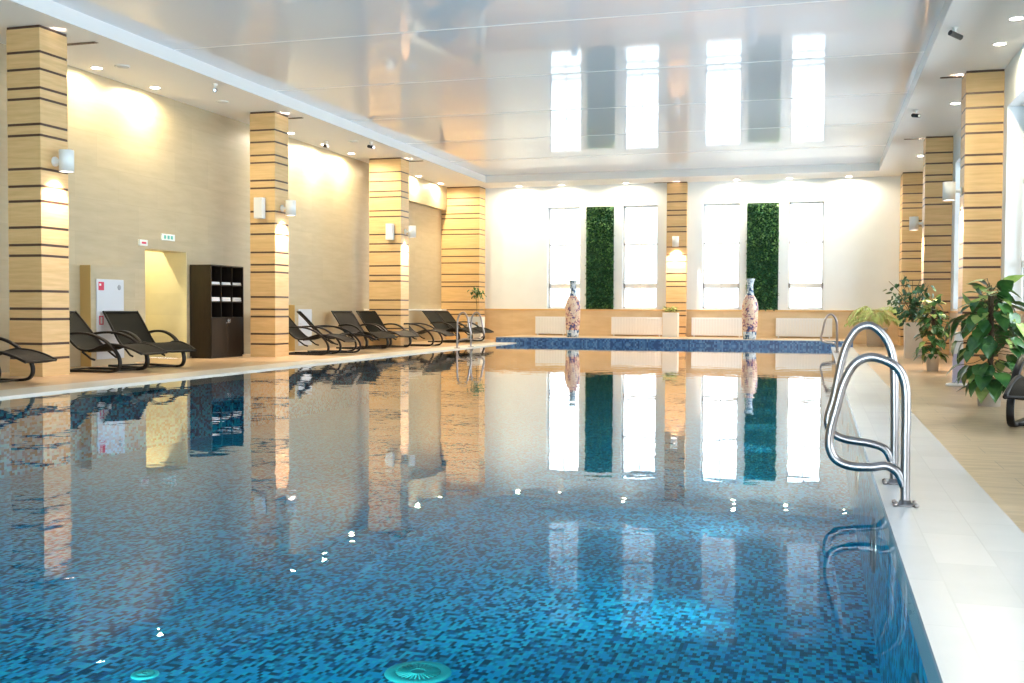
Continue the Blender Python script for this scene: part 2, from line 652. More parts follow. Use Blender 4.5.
# pool basin: mosaic walls and bottom
PD = -.95
mb = MB()
mb.box(XL0 - .25, XP0 + .25, YB, YP + .2, PD - .2, PD, M['mosaic'])
mb.box(XL0 - .25, XL0, YB, YP, PD, -.13, M['mosaic'])
mb.box(XP0, XP0 + .25, YB, YP, PD, -.13, M['mosaic'])
struct(mb.build('pool_basin'), 'blue mosaic lined swimming pool basin', 'pool')
mb = MB()
mb.box(XL1 + .05, XP1 + .02, YP, YP + .2, PD, ZL - .015, M['mosaic_band'])
mb.box(XL1 + .05, XP1 + .02, YP - .012, YP + .26, ZL - .015, ZL, M['coping'])
struct(mb.build('trim_1'), 'raised blue mosaic wall across the pool end', 'pool wall')
mb = MB()
mb.box(XL1, XL0, YB, YP, -.13, .004, M['coping_warm_lit'])
struct(mb.build('trim_2'), 'narrow white coping strip along the lounger side of the pool', 'pool coping')
mb = MB()
mb.box(XP0, XP1, YB, YP, -.13, .004, M['coping'])
mb.box(XP0, XP1, YP, YP + .3, -.13, .004, M['coping'])
struct(mb.build('trim_3'), 'broad white tiled coping beside the near steel handrails', 'pool coping')

mb = MB()
nx, ny = 1, 1
mb.quad([(XL0, YB, -.018), (XP0, YB, -.018), (XP0, YP, -.018), (XL0, YP, -.018)], M['water'])
w = mb.build('pool_water')
struct(w, 'still blue pool water mirroring the end wall windows', 'water')

# ceiling: glossy film in transverse panels, each sagging a little
mb = MB()
PL = 3.52
y = YF
i = mb.slot(M['ceiling'])
while y > YB:
    y0 = y - PL
    nseg = 14
    sag = random.uniform(.006, .013)
    prev = None
    for k in range(nseg + 1):
        t = k/nseg
        z = ZC - sag*4*t*(1-t)
        row = (mb.bm.verts.new((XFL - .0, y - PL*t, z)), mb.bm.verts.new((XFR, y - PL*t, z)))
        if prev:
            f = mb.bm.faces.new((prev[0], prev[1], row[1], row[0]))
            f.smooth = True
            f.material_index = i
        prev = row
    mb.box(XFL, XFR, y0 - .014, y0 + .014, ZC - .006, ZC + .02, M['soffit'])
    y = y0
struct(mb.build('ceiling'), 'glossy white stretch film ceiling over the pool', 'ceiling')
mb = MB()
mb.box(XFL - 1.9, XFL, YB, YW, ZS, ZC + .1, M['soffit'])
mb.box(XFR, XR, YB, YW, ZS, ZC + .1, M['soffit'])
mb.box(XFL, XFR, YF, YW, ZS, ZC + .1, M['soffit'])
mb.box(XFL, XFL + .012, YB, YF, ZS, ZC - .001, M['fascia'])
mb.box(XFR - .012, XFR, YB, YF, ZS, ZC - .001, M['fascia'])
mb.box(XFL + .012, XFR - .012, YF - .012, YF, ZS, ZC - .001, M['fascia'])
mb.box(XW - .3, XR + WT, YB - WT, YW + WT, ZC + .1, ZC + .2, M['soffit'])
struct(mb.build('trim_4'), 'lowered white soffit around the glossy ceiling', 'soffit')

# bulkhead and wainscot in the last left bay
mb = MB()
mb.box(XW, XW + .2, CY[2] + 1.25, CY[3], 4.46, ZS, M['travertine'])
struct(mb.build('trim_5'), 'beige beam box below the soffit in the farthest left bay', 'beam')
mb = MB()
mb.box(XW, XW + .16, CY[2] + CW, CY[3], 0, 1.0, M['travertine'])
mb.box(XW, XW + .20, CY[2] + CW, CY[3], 1.0, 1.04, M['white'])
struct(mb.build('trim_6'), 'low beige ledge behind the farthest loungers', 'ledge')
# wainscot of the end wall and the right wall
mb = MB()
mb.box(XC - .1, XR, YW - .05, YW, 0, 1.02, M['wainscot'])
mb.box(XC - .1, XR, YW - .09, YW, 1.02, 1.07, M['honey'])
struct(mb.build('trim_7'), 'tan stone dado under the end wall windows', 'wainscot')
mb = MB()
mb.box(XR - .02, XR, 13, YW - .1, 0, 1.02, M['wainscot_y'])
mb.box(XR - .05, XR + WT - .05, 13, YW - .1, 1.02, 1.06, M['honey'])
struct(mb.build('trim_8'), 'beige dado along the window side walkway', 'wainscot')

# columns with bronze strips
STR = [5.245, 4.872, 4.615, 4.335, 4.175, 3.794, 3.63, 3.13, 2.87, 2.645, 2.252, 1.988, 1.827, 1.293, 1.027, .869, .496, .276]
def column(x0, x1, y0, y1, label, zb=0.):
    mb = MB()
    zs = sorted(z for z in STR if z - .03 > zb)
    z = zb
    for s_ in zs:
        mb.box(x0, x1, y0, y1, z, s_ - .019, M['honey'])
        mb.box(x0 + .005, x1 - .005, y0 + .005, y1 - .005, s_ - .019, s_ + .019, M['bronze'])
        z = s_ + .019
    if z < ZS - .002:
        mb.box(x0, x1, y0, y1, z, ZS, M['honey'])
    o = mb.build('column')
    struct(o, label, 'column', 'honey stone columns with dark bronze strips')
    return o
column(XC - .60, XC, CY[0], CY[0] + CW, 'striped column beside the first two loungers, nearest on the left deck')
column(XC - .60, XC, CY[1], CY[1] + CW, 'striped column just past the dark towel cabinet')
column(XC - .96, XC, CY[2], CY[2] + CW, 'broad striped column with speaker, third along the lounger deck')
column(XW, XC, CY[3], YW, 'wide striped corner column behind the small stemmed plant')
column(2.43, XR, 20.0, 20.0 + CW, 'striped column behind the large climbing plant')
column(2.43, XR, CY[2], CY[2] + CW, 'striped column behind the leafy shrub in the square planter')
column(2.40, XR, 34.0, YW, 'striped corner column at the far end of the plant walkway')
column(-4.86, -4.20, YW - .22, YW, 'slim striped pilaster between the window pairs', ZL - .01)

# windows
def window(n, axis, u0, u1, z0, z1, pos, mull, rails, inset=.26, glass='glass'):
    sgn = 1
    fm, gm = MB(), MB()
    a, b = pos + inset, pos + inset + .06
    def bx(m_, ua, ub, za, zb, p0, p1, mt):
        if axis == 'Y':
            m_.box(ua, ub, p0, p1, za, zb, mt)
        else:
            m_.box(p0, p1, ua, ub, za, zb, mt)
    fwid = .05
    bx(fm, u0, u0 + fwid, z0, z1, a, b, M['white'])
    bx(fm, u1 - fwid, u1, z0, z1, a, b, M['white'])
    bx(fm, u0, u1, z0, z0 + fwid, a, b, M['white'])
    bx(fm, u0, u1, z1 - fwid, z1, a, b, M['white'])
    for r_, hh in rails:
        bx(fm, u0, u1, r_ - hh/2, r_ + hh/2, a, b, M['white'])
    for q in mull:
        bx(fm, q - .012, q + .012, z0, z1, a + .01, b - .01, M['white'])
    fo = struct(fm.build('window_%d' % n))
    bx(gm, u0 + .02, u1 - .02, z0 + .02, z1 - .02, a + .028, a + .032, M[glass])
    gm.build('window_pane', fo)
    return fo

n = 1
portals = []
for (a, b), lb in zip(WB, ('tall white window left of the first green wall panel, behind a vase', 'tall white window between a green wall panel and the striped pilaster',
                           'tall white window right of the striped pilaster', 'tall white window right of the second green wall panel')):
    o = window(n, 'Y', a, b, WZ0, WZ1, YW, [(a+b)/2], [(3.26, .06), (1.86, .16)], glass='glass_soft')
    struct(o, lb, 'window')
    portals.append(('Y', (a+b)/2, (WZ0+WZ1)/2, b-a, WZ1-WZ0, YW + WT + .02, -1))
    n += 1
for a, b in WRY:
    k = 4
    lo = WZ0 if a > 14 else .15
    o = window(n, 'X', a, b, lo, WZ1, XR, [a + (b-a)*q/k for q in range(1, k)], [(3.26, .05), (1.86, .10)])
    portals.append(('X', (a+b)/2, (lo+WZ1)/2, b-a, WZ1-lo, XR + WT + .02, -1))
    n += 1
for a, b, c, d in HB:
    o = window(n, 'Y', a, b, c, d, YB - WT - .02, [a + (b-a)*q/3 for q in (1, 2)], [(2.9, .05)], inset=.1)
    portals.append(('Y', (a+b)/2, (c+d)/2, b-a, d-c, YB - WT - .02, 1))
    n += 1

for ax, u, z, wu, wz, p, sg in portals:
    l = bpy.data.lights.new('daylight_portal', 'AREA')
    l.shape = 'RECTANGLE'
    l.size, l.size_y = wu, wz
    l.cycles.is_portal = True
    o = bpy.data.objects.new('daylight_portal', l)
    COL.objects.link(o)
    # area lights shine along local -Z
    if ax == 'Y':
        d = Vector((0, sg, 0))
        o.location = (u, p, z)
    else:
        d = Vector((sg, 0, 0))
        o.location = (p, u, z)
    o.rotation_euler = d.to_track_quat('-Z', 'Z' if False else 'Y').to_euler()
    zx = -d
    xx = Vector((0, 0, 1)).cross(zx).normalized()
    yy = zx.cross(xx)
    mm = Matrix((xx, yy, zx)).transposed().to_4x4()
    mm.translation = o.location
    o.matrix_world = mm

# radiators under the end windows
RAD = [(-9.35, -8.29, 'white radiator under the window nearest the corner column'), (-6.70, -5.0, 'white radiator left of the slim pilaster'),
       (-4.02, -2.39, 'white radiator right of the slim pilaster'), (-1.32, .42, 'white radiator beside the second green wall panel')]
for a, b, lb in RAD:
    r = empty('radiator', ((a+b)/2, YW - .12, ZL))
    tag(r, lb, 'radiator', 'radiators below the end wall windows')
    mb = MB()
    hw = (b-a)/2
    k = int((b-a)/.09)
    for q in range(k):
        u = -hw + (q + .5)*2*hw/k
        mb.box(u - hw/k*.96, u + hw/k*.96, -.035, .035, .08, .60, M['radiator'], .004)
    mb.build('fins', r)
    mb = MB()
    mb.box(-hw, hw, -.025, .05, .04, .10, M['radiator'])
    mb.box(-hw, hw, -.025, .05, .58, .63, M['radiator'])
    mb.build('header_pipe', r)
    for u in (-hw + .08, hw - .08):
        mb = MB()
        mb.box(u - .02, u + .02, -.03, .03, -.012, .05, M['radiator'])
        mb.build('foot', r)

# green wall panels
for a, b, lb in ((-7.60, -6.66, 'tall green leafy wall panel left of the slim pilaster'), (-2.27, -1.27, 'tall green leafy wall panel right of the slim pilaster')):
    g = empty('green_wall_panel', ((a+b)/2, YW, 1.07))
    tag(g, lb, 'plant panel', 'green leafy panels on the end wall')
    hw, hh = (b-a)/2, 3.46
    mb = MB()
    mb.box(-hw, hw, -.05, -.002, 0, hh, M['moss_back'])
    mb.build('backing', g)
    mb = MB()
    for _ in range(2600):
        x = random.uniform(-hw + .01, hw - .01)
        z = random.uniform(.02, hh - .02)
        dr = Vector((random.uniform(-1, 1), random.uniform(-1.1, -.2), random.uniform(-1, .6)))
        s_ = random.uniform(.05, .10)
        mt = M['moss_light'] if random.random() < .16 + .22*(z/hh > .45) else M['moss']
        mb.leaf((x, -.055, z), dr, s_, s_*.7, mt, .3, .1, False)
    mb.build('foliage', g)

# ------------------------------------------------------------------ sconces
def make_sconce():
    s_ = empty('wall_sconce', (0, 0, 0))
    mb = MB()
    pr = [(.075, 0), (.075, .02), (.06, .03), (.03, .04), (.03, .13)]
    mb.lathe(pr, M['white'], 20)
    o = mb.build('wall_mount', s_, (0, 0, 0), (0, R(90), 0))
    mb = MB()
    prof = [(.095, -.155), (.108, -.165), (.108, .165), (.095, .165)]
    mb.lathe(prof, M['white'], 28, cap=False)
    mb.lathe([(.095, -.155), (.095, .165)], M['white'], 28, cap=False)
    o = mb.build('shade', s_, (.215, 0, 0))
    mb = MB()
    mb.lathe([(.0945, -.13), (.0945, -.125)], M['glow_sconce'], 24)
    mb.build('lamp', s_, (.215, 0, 0))
    mb = MB()
    mb.lathe([(.0945, .10), (.0945, .105)], M['white'], 24)
    mb.build('top_plate', s_, (.215, 0, 0))
    return s_
sconce = make_sconce()
SC = [((XC, CY[0] + .30, 3.27), 0, 'white cylinder wall lamp on the nearest left column'),
      ((XC, CY[1] + .30, 3.22), 0, 'white cylinder wall lamp on the column past the towel cabinet'),
      ((XC, CY[2] + .30, 3.22), 0, 'white cylinder wall lamp on the broad third left column'),
      ((2.43, 20.3, 3.20), 180, 'white cylinder wall lamp on the column behind the large climbing plant'),
      ((2.43, CY[2] + .30, 3.20), 180, 'white cylinder wall lamp on the second column along the plant walkway'),
      ((-4.53, YW - .22, 3.30), -90, 'white cylinder wall lamp on the slim pilaster')]
for k, (p, rz, lb) in enumerate(SC):
    o = sconce if k == 0 else copy_thing(sconce)
    o.location = p
    o.rotation_euler = (0, 0, R(rz))
    tag(o, lb, 'wall lamp', 'cylinder wall lamps on the columns')
    d = light('sconce_down', 'SPOT', o, (.19, 0, -.19), 110, (1, .75, .60), spot_size=R(100), spot_blend=.7, shadow_soft_size=.05)
    d.rotation_euler = (0, R(12), 0)
    u = light('sconce_up', 'SPOT', o, (.045, 0, .19), 130, (1, .78, .60), spot_size=R(9), spot_blend=.5, shadow_soft_size=.02)
    u.rotation_euler = (0, R(181), 0)

# ------------------------------------------------------------------ downlights
def make_downlight():
    o = empty('downlight', (0, 0, ZS))
    mb = MB()
    mb.lathe([(.075, 0), (.10, 0), (.105, -.006), (.098, -.012), (.078, -.010), (.075, 0)], M['white'], 24, cap=False)
    mb.build('trim_ring', o)
    mb = MB()
    mb.lathe([(.088, -.011), (.082, -.013), (.001, -.014)], M['lamp'], 20)
    mb.build('lamp', o)
    return o
dl = make_downlight()
WARM, COOL = (1, .84, .52), (1, .95, .86)
DLS = [(-12.24, 15.75, 81, WARM, 'first ceiling downlight above the nearest loungers'), (-12.24, 17.44, 81, WARM, 'second ceiling downlight, over the doorway'),
       (-12.24, 22.8, 81, COOL, 'ceiling downlight just beyond the towel cabinet column'), (-12.24, 24.6, 94, COOL, 'middle ceiling downlight between the second and third left columns'), (-12.24, 26.2, 69, WARM, 'ceiling downlight just before the broad third column'),
       (-12.24, 29.2, 69, WARM, 'first ceiling downlight over the beam box'), (-12.24, 31.2, 69, WARM, 'middle ceiling downlight over the beam box'), (-12.24, 33.2, 80, WARM, 'last ceiling downlight before the corner column'),
       (-9.9, 34.6, 36, (1, .97, .94), 'end wall downlight nearest the lounger side corner'), (-8.4, 34.6, 36, (1, .97, .94), 'end wall downlight above the first window'), (-6.2, 34.6, 28, (1, .97, .94), 'end wall downlight before the slim pilaster'),
       (-2.6, 34.6, 28, (1, .97, .94), 'end wall downlight past the slim pilaster'), (-.95, 34.6, 36, (1, .97, .94), 'end wall downlight above the last window'), (.85, 34.6, 36, (1, .97, .94), 'end wall downlight nearest the walkway corner'),
       (2.67, 16.6, 40, COOL, 'walkway downlight nearest the camera'), (2.68, 18.1, 40, COOL, 'walkway downlight just before the first right column'), (2.6, 23.0, 60, COOL, 'walkway downlight between the right columns'), (2.6, 30.5, 60, COOL, 'walkway downlight over the far planters')]
for k, (x, y, e, c, lb) in enumerate(DLS):
    o = dl if k == 0 else copy_thing(dl)
    o.location = (x, y, ZS)
    tag(o, lb, 'downlight', 'recessed downlights in the soffit')
    light('downlight_beam', 'SPOT', o, (0, 0, -.03), e, c, spot_size=R(178 if x < 1.5 else 120), spot_blend=.5, shadow_soft_size=.05)

# corridor lamp
light('corridor_lamp', 'SPOT', None, (XW - .86, 18.05, 2.72), 42, (1, .88, .58), spot_size=R(150), spot_blend=.3, shadow_soft_size=.03)

# small soffit fittings
def disc(x, y, lb):
    o = empty('ceiling_vent', (x, y, ZS))
    tag(o, lb, 'vent', 'round vents in the soffit')
    mb = MB()
    mb.lathe([(.13, 0), (.13, -.014), (.105, -.02), (.10, -.006)], M['white'], 24, cap=False)
    mb.build('outer_ring', o)
    mb = MB()
    mb.lathe([(.10, -.004), (.082, -.02), (.0, -.026)], M['grille'], 24, cap=False)
    mb.build('disc', o)
for x, y, lb in ((-11.73, 15.77, 'round white vent beside the first left downlight'), (-11.75, 19.0, 'round white vent above the towel cabinet'), (-11.3, 24.3, 'round white vent before the broad third column')):
    disc(x, y, lb)
def camera_thing(x, y, rz, lb):
    o = empty('ceiling_camera', (x, y, ZS), R(rz))
    tag(o, lb, 'camera', 'small security cameras under the soffit')
    mb = MB()
    mb.lathe([(.05, .004), (.05, -.02), (.02, -.03), (.02, -.09)], M['white'], 16)
    mb.build('bracket', o)
    mb = MB()
    mb.tube([(-.10, 0, -.09), (.12, 0, -.14)], .04, M['black'], 14)
    mb.build('body', o)
    mb = MB()
    mb.tube([(.119, 0, -.1395), (.128, 0, -.1415)], .03, M['chrome'], 14)
    mb.build('lens', o)
for x, y, rz, lb in ((-10.97, 17.49, -60, 'small dark camera near the fascia above the doorway'), (-12.0, 24.2, -40, 'small dark camera in the bay past the towel cabinet'), (-10.95, 24.6, -30, 'small camera near the fascia before the third column'),
                     (1.89, 16.9, 40, 'small dark camera above the plant walkway, nearest'), (1.9, 23.6, -60, 'small camera above the plant walkway, farther along')):
    camera_thing(x, y, rz, lb)
def slotvent(x0, x1, y, lb):
    o = empty('slot_vent', ((x0+x1)/2, y, ZS))
    tag(o, lb, 'vent', 'dark slot vents beside the columns')
    hw = (x1-x0)/2
    mb = MB()
    mb.box(-hw, hw, -.05, .05, -.006, 0, M['slot'])
    mb.build('frame', o)
    mb = MB()
    for q in (-.03, -.01, .01, .03):
        mb.box(-hw + .02, hw - .02, q - .004, q + .004, -.012, -.005, M['bronze'])
    mb.build('blades', o)
slotvent(-11.95, -11.07, 14.25, 'dark slot vent past the nearest left column')
slotvent(-11.9, -11.0, 21.05, 'dark slot vent past the column by the towel cabinet')
slotvent(-11.8, -10.86, 28.03, 'dark slot vent past the broad third column')
slotvent(2.05, 2.42, 20.45, 'dark slot vent beside the first right column')
slotvent(1.95, 2.42, 27.5, 'dark slot vent beside the second right column')
slotvent(-5.3, -4.86, 34.8, 'dark slot vent beside the slim pilaster')

# speakers on column fronts
for xa, y, lb in ((-11.535, CY[1], 'white box speaker on the column past the towel cabinet'), (-11.505, CY[2], 'white box speaker on the broad third column')):
    o = empty('wall_speaker', (xa, y, 2.97))
    tag(o, lb, 'speaker', 'white box speakers on the columns')
    mb = MB()
    mb.box(-.105, .105, -.15, -.01, 0, .45, M['white'], .012)
    mb.build('cabinet', o)
    mb = MB()
    mb.box(-.09, .09, -.158, -.149, .02, .43, M['grille'], .003)
    mb.build('grille', o)
    mb = MB()
    mb.box(-.03, .03, -.012, 0, .15, .30, M['black'])
    mb.build('bracket', o)

# ------------------------------------------------------------------ handrails
def rail(name, prof, y, X=None, mirror=None, label='', group=None):
    """prof: (x, z) points; leg base first, closed by returning to the leg"""
    ox = prof[0][0]
    base_x = ox if X is None else X
    sg = -1 if mirror else 1
    o = empty(name, (base_x, y, .004))
    tag(o, label, 'handrail', group)
    pts = [(sg*(x - ox), 0, max(z, .0)) for x, z in prof]
    path = smooth_path(pts, 8)
    mb = MB()
    mb.tube(path, .0245, M['steel'], 14)
    mb.build('tube', o)
    mb = MB()
    mb.lathe([(.06, 0), (.06, .008), (.034, .012), (.03, .03)], M['steel'], 20)
    mb.build('flange', o)
    for k in range(4):
        a = PI/4 + k*PI/2
        mb = MB()
        mb.lathe([(.012, .006), (.012, .02), (.007, .026)], M['bolt'], 6, (.048*1.55*math.cos(a), .048*1.55*math.sin(a), -.006))
        mb.build('bolt', o)
    return o
NEAR = [(.46, 0), (.458, .30), (.457, .55), (.448, .66), (.415, .735), (.347, .78), (.265, .795), (.19, .755), (.135, .65), (.098, .507), (.07, .39), (.066, .30), (.10, .232), (.175, .20), (.278, .197), (.36, .208), (.42, .175), (.454, .10)]
FARR = [(.452, 0), (.450, .35), (.442, .68), (.425, .80), (.385, .89), (.312, .955), (.235, .94), (.178, .86), (.141, .749), (.095, .51), (.062, .38), (.085, .30), (.165, .258), (.311, .238), (.398, .205), (.445, .116)]
G1, G2, G3 = 'paired grab rails on the near coping', 'paired grab rails at the far walkway end', 'paired grab rails on the lounger side'
rail('pool_handrail', NEAR, 5.99, label='steel pool handrail nearest the camera on the white coping', group=G1)
rail('pool_handrail', FARR, 6.73, label='taller steel pool handrail just behind the nearest one', group=G1)
rail('pool_handrail', FARR, 27.2, label='small far steel handrail of the walkway pair, front one', group=G2)
rail('pool_handrail', FARR, 28.0, label='small far steel handrail of the walkway pair, rear one', group=G2)
rail('pool_handrail', FARR, 26.45, -9.27, True, 'steel handrail in front of the farthest loungers, first of the pair', G3)
rail('pool_handrail', FARR, 27.6, -9.27, True, 'steel handrail beside the small white planter, second of the pair', G3)

# ------------------------------------------------------------------ loungers
LW = .335
def make_lounger():
    root = empty('sun_lounger', (0, 0, 0))
    prof = smooth_path([(0, .98), (.18, .80), (.36, .60), (.52, .44), (.66, .36), (.84, .36), (1.02, .42), (1.18, .455), (1.40, .44), (1.62, .385), (1.80, .31)], 4)
    def sheet(pts, name):
        mb = MB()
        i = mb.slot(M['sling'])
        prev = None
        for p in pts:
            x, z = p[0], p[1]
            row = [mb.bm.verts.new((x - .9, y, z + dz)) for y, dz in ((-LW + .02, 0), (-.12, -.012), (.12, -.012), (LW - .02, 0))]
            low = [mb.bm.verts.new((x - .9, y, z + dz - .012)) for y, dz in ((-LW + .02, 0), (-.12, -.012), (.12, -.012), (LW - .02, 0))]
            if prev:
                for a in range(3):
                    f = mb.bm.faces.new((prev[0][a], row[a], row[a+1], prev[0][a+1]))
                    f.smooth = True
                    f = mb.bm.faces.new((prev[1][a], prev[1][a+1], low[a+1], low[a]))
                    f.smooth = True
            prev = (row, low)
        return mb.build(name, root)
    P3 = [(p[0], p[1]) for p in [Vector((q[0], q[1], 0)) for q in prof]]
    k = next(q for q, p in enumerate(P3) if p[0] >= .60)
    k2 = next(q for q, p in enumerate(P3) if p[0] >= 1.17)
    sheet(P3[:k+1], 'backrest')
    sheet(P3[k:k2+1], 'seat')
    sheet(P3[k2:], 'leg_rest')
    for s_ in (-1, 1):
        mb = MB()
        mb.tube([(p[0] - .9, s_*LW, p[1]) for p in P3], .021, M['frame_dark'], 8)
        mb.build('side_rail', root)
        # arm, front bend and floor runner in one bent bar
        pts = smooth_path([(.34, .60), (.50, .625), (.72, .63), (.92, .60), (1.12, .52), (1.30, .38), (1.40, .24), (1.41, .12), (1.35, .045), (1.22, .02), (1.0, .018), (.5, .018), (.25, .018)], 5)
        mb = MB()
        mb.tube([(p[0] - .9, s_*(LW + .03), p[1]) for p in pts], .02, M['frame_dark'], 10, flat=(.034, .021))
        mb.build('arm_frame', root)
        mb = MB()
        mb.tube([(.66 - .9, s_*(LW - .02), .33), (.82 - .9, s_*(LW - .02), .22), (.90 - .9, s_*(LW - .02), .20)], .018, M['frame_dark'], 8)
        mb.build('adjuster', root)
    for x, z, nm in ((.012, .975, 'cross_bar'), (1.79, .31, 'cross_bar'), (.28, .022, 'stretcher'), (1.20, .022, 'stretcher'), (.80, .335, 'cross_bar')):
        mb = MB()
        mb.tube([(x - .9, -LW, z), (x - .9, LW, z)], .015, M['frame_dark'], 8)
        mb.build(nm, root)
    return root

def project(P):
    v = Vector(P) - Vector((0, 0, H))
    d = v.dot(fw)
    return 512 + F*v.dot(rt)/d, 341.5 - F*v.dot(up)/d

def find_y(px, X, z):
    a, b = 4., 60.
    for _ in range(50):
        m_ = (a+b)/2
        if project((X, m_, z))[0] < px:
            a = m_
        else:
            b = m_
    return (a+b)/2

lounger = make_lounger()
LG = 'dark woven sun loungers along the deck'
LS = [(-58.0, -12.05, 6, 'dark woven lounger in front of the nearest column, only its foot end showing'),
      (75, -12.15, 0, 'dark woven lounger half hidden by the nearest column'),
      (137, -12.05, -22, 'dark woven lounger in front of the fire hose door'),
      (283, -12.0, 4, 'dark woven lounger half hidden by the column past the towel cabinet'),
      (297, -12.0, 33, 'dark woven lounger seen edge on, beside the small white panel'),
      (351, -12.1, -24, 'dark woven lounger left of the broad third column, back raised'),
      (374.6, -12.0, -24, 'dark woven lounger just before the broad third column, right of its twin'),
      (396, -11.75, 0, 'dark lounger mostly hidden by the broad third column'),
      (434.5, -11.95, -14, 'dark lounger past the third column, left of the last pair'),
      (447.5, -11.85, -14, 'farthest dark lounger beside the corner column')]
for k, (px, X, a, lb) in enumerate(LS):
    o = lounger if k == 0 else copy_thing(lounger)
    Y = find_y(px, X, .98)
    off = Vector((-.9, LW, 0))
    off.rotate(Matrix.Rotation(R(a), 3, 'Z'))
    o.location = (X - off.x, Y - off.y, 0)
    o.rotation_euler = (0, 0, R(a))
    tag(o, lb, 'sun lounger', LG)
o = copy_thing(lounger)
a = -110
off = Vector((1.41 - .9, -LW - .03, 0))
off.rotate(Matrix.Rotation(R(a), 3, 'Z'))
o.location = (1.66 - off.x, 10.25 - off.y, 0)
o.rotation_euler = (0, 0, R(a))
tag(o, 'dark woven lounger cut by the frame beside the large potted climber', 'sun lounger', LG)

# ------------------------------------------------------------------ fire hose boxes
def hose_box(y0, y1, dy0, dy1, zt, lb, grp, dtop=.24, marks=True):
    o = empty('fire_hose_box', (XW, y0, 0))
    tag(o, lb, 'fire hose box', grp)
    d = .22
    mb = MB()
    mb.box(.001, d, .012, y1 - y0, 0, zt, M['travertine'])
    mb.box(.001, d, 0, .012, 0, zt, M['yellow_trim'])
    mb.build('casing', o)
    mb = MB()
    mb.box(d, d + .02, dy0 - y0, dy1 - y0, .12, zt - dtop, M['hose_white'], .004)
    door = mb.build('door', o)
    mb = MB()
    if not marks:
        mb.tube([(d + .02, dy0 - y0 + .06, .55), (d + .05, dy0 - y0 + .06, .55), (d + .05, dy0 - y0 + .06, .67), (d + .02, dy0 - y0 + .06, .67)], .008, M['chrome'], 8)
        mb.build('handle', door)
        return
    z1 = zt - dtop
    # red flag sign, hose mark and handle recess
    mb.box(d + .020, d + .022, dy0 - y0 + .05, dy0 - y0 + .20, z1 - .20, z1 - .05, M['red'])
    mb.box(d + .022, d + .0235, dy0 - y0 + .07, dy0 - y0 + .12, z1 - .12, z1 - .08, M['sign_white'])
    mb.build('emblem', door)
    mb = MB()
    mb.lathe([(.0, 0), (.05, .0), (.05, .003), (.03, .004)], M['grey_print'], 16)
    mb.build('round_mark', door, (d + .02, dy1 - y0 - .13, z1 - .14), (0, R(90), 0))
    mb = MB()
    mb.box(d + .020, d + .022, dy0 - y0 + .06, dy0 - y0 + .18, z1 - .82, z1 - .66, M['red'])
    mb.box(d + .022, d + .0235, dy0 - y0 + .095, dy0 - y0 + .145, z1 - .80, z1 - .68, M['sign_white'])
    mb.build('handle_mark', door)
hose_box(15.72, 16.98, 15.86, 16.62, 1.80, 'protruding wall box with tall white fire hose door behind the near loungers', 'fire hose boxes')
hose_box(23.25, 24.3, 23.42, 24.12, 1.13, 'low wall box with white panel behind the edge on lounger', 'fire hose boxes', .10, False)

# signs by the doorway
o = empty('exit_sign', (XW, 18.33, 2.40))
tag(o, 'small green and white sign above the doorway', 'sign')
mb = MB()
mb.box(.001, .03, -.22, .22, 0, .13, M['sign_white'], .004)
mb.build('plate', o)
mb = MB()
for q in (-.12, 0, .11):
    mb.box(.030, .032, q - .035, q + .035, .03, .10, M['green_sign'])
mb.build('pictogram', o)
o = empty('door_sign', (XW, 17.5, 2.25))
tag(o, 'small white notice at the upper corner of the doorway', 'sign')
mb = MB()
mb.box(-.003, .05, -.12, .12, 0, .115, M['sign_white'], .004)
mb.build('plate', o)
mb = MB()
mb.box(.05, .052, -.07, .07, .035, .075, M['red'])
mb.build('stripe', o)

# ------------------------------------------------------------------ towel cabinet
CX0, CX1, CY0, CY1, CZ = -12.58, -12.08, 19.08, 20.36, 1.95
cab = empty('towel_cabinet', ((CX0+CX1)/2, (CY0+CY1)/2, 0))
tag(cab, 'dark wood towel cabinet with open shelves beside the doorway', 'cabinet')
hw, hd, t = (CX1-CX0)/2, (CY1-CY0)/2, .025
mb = MB()
mb.box(-hw, hw, -hd, -hd + t, .04, CZ, M['cabinet'])
mb.box(-hw, hw, hd - t, hd, .04, CZ, M['cabinet'])
mb.box(-hw, hw, -hd + t, hd - t, CZ - t, CZ, M['cabinet'])
mb.box(-hw, -hw + .015, -hd + t, hd - t, .04, CZ - t, M['cab_in'])
mb.box(-hw, hw - .02, -hd + t, hd - t, .06, .09, M['cabinet'])
mb.build('body', cab)
mb = MB()
mb.box(-hw + .02, hw - .02, -hd + .02, hd - .02, 0, .06, M['cabinet'])
mb.build('plinth', cab)
SH = [.86, 1.19, 1.54]
for z in SH:
    mb = MB()
    mb.box(-hw + .015, hw - .02, -hd + t, hd - t, z - .02, z, M['cabinet'])
    mb.build('shelf', cab)
for q in (-hd/3, hd/3):
    mb = MB()
    mb.box(-hw + .015, hw - .022, q - .008, q + .008, .86, CZ - t, M['cabinet'])
    mb.build('divider', cab)
for s_ in (-1, 1):
    a, b = (-hd + .004, -.002) if s_ < 0 else (.002, hd - .004)
    mb = MB()
    mb.box(hw - .02, hw, a, b, .07, .85, M['cabinet'], .002)
    dr = mb.build('door', cab)
    mb = MB()
    yk = s_*.035
    mb.tube([(hw, yk, .74), (hw + .03, yk, .74), (hw + .03, yk, .82), (hw, yk, .82)], .007, M['chrome'], 8)
    mb.build('handle', dr)
names = ('left', 'middle', 'right')
ty = [-hd*.66, 0, hd*.66]
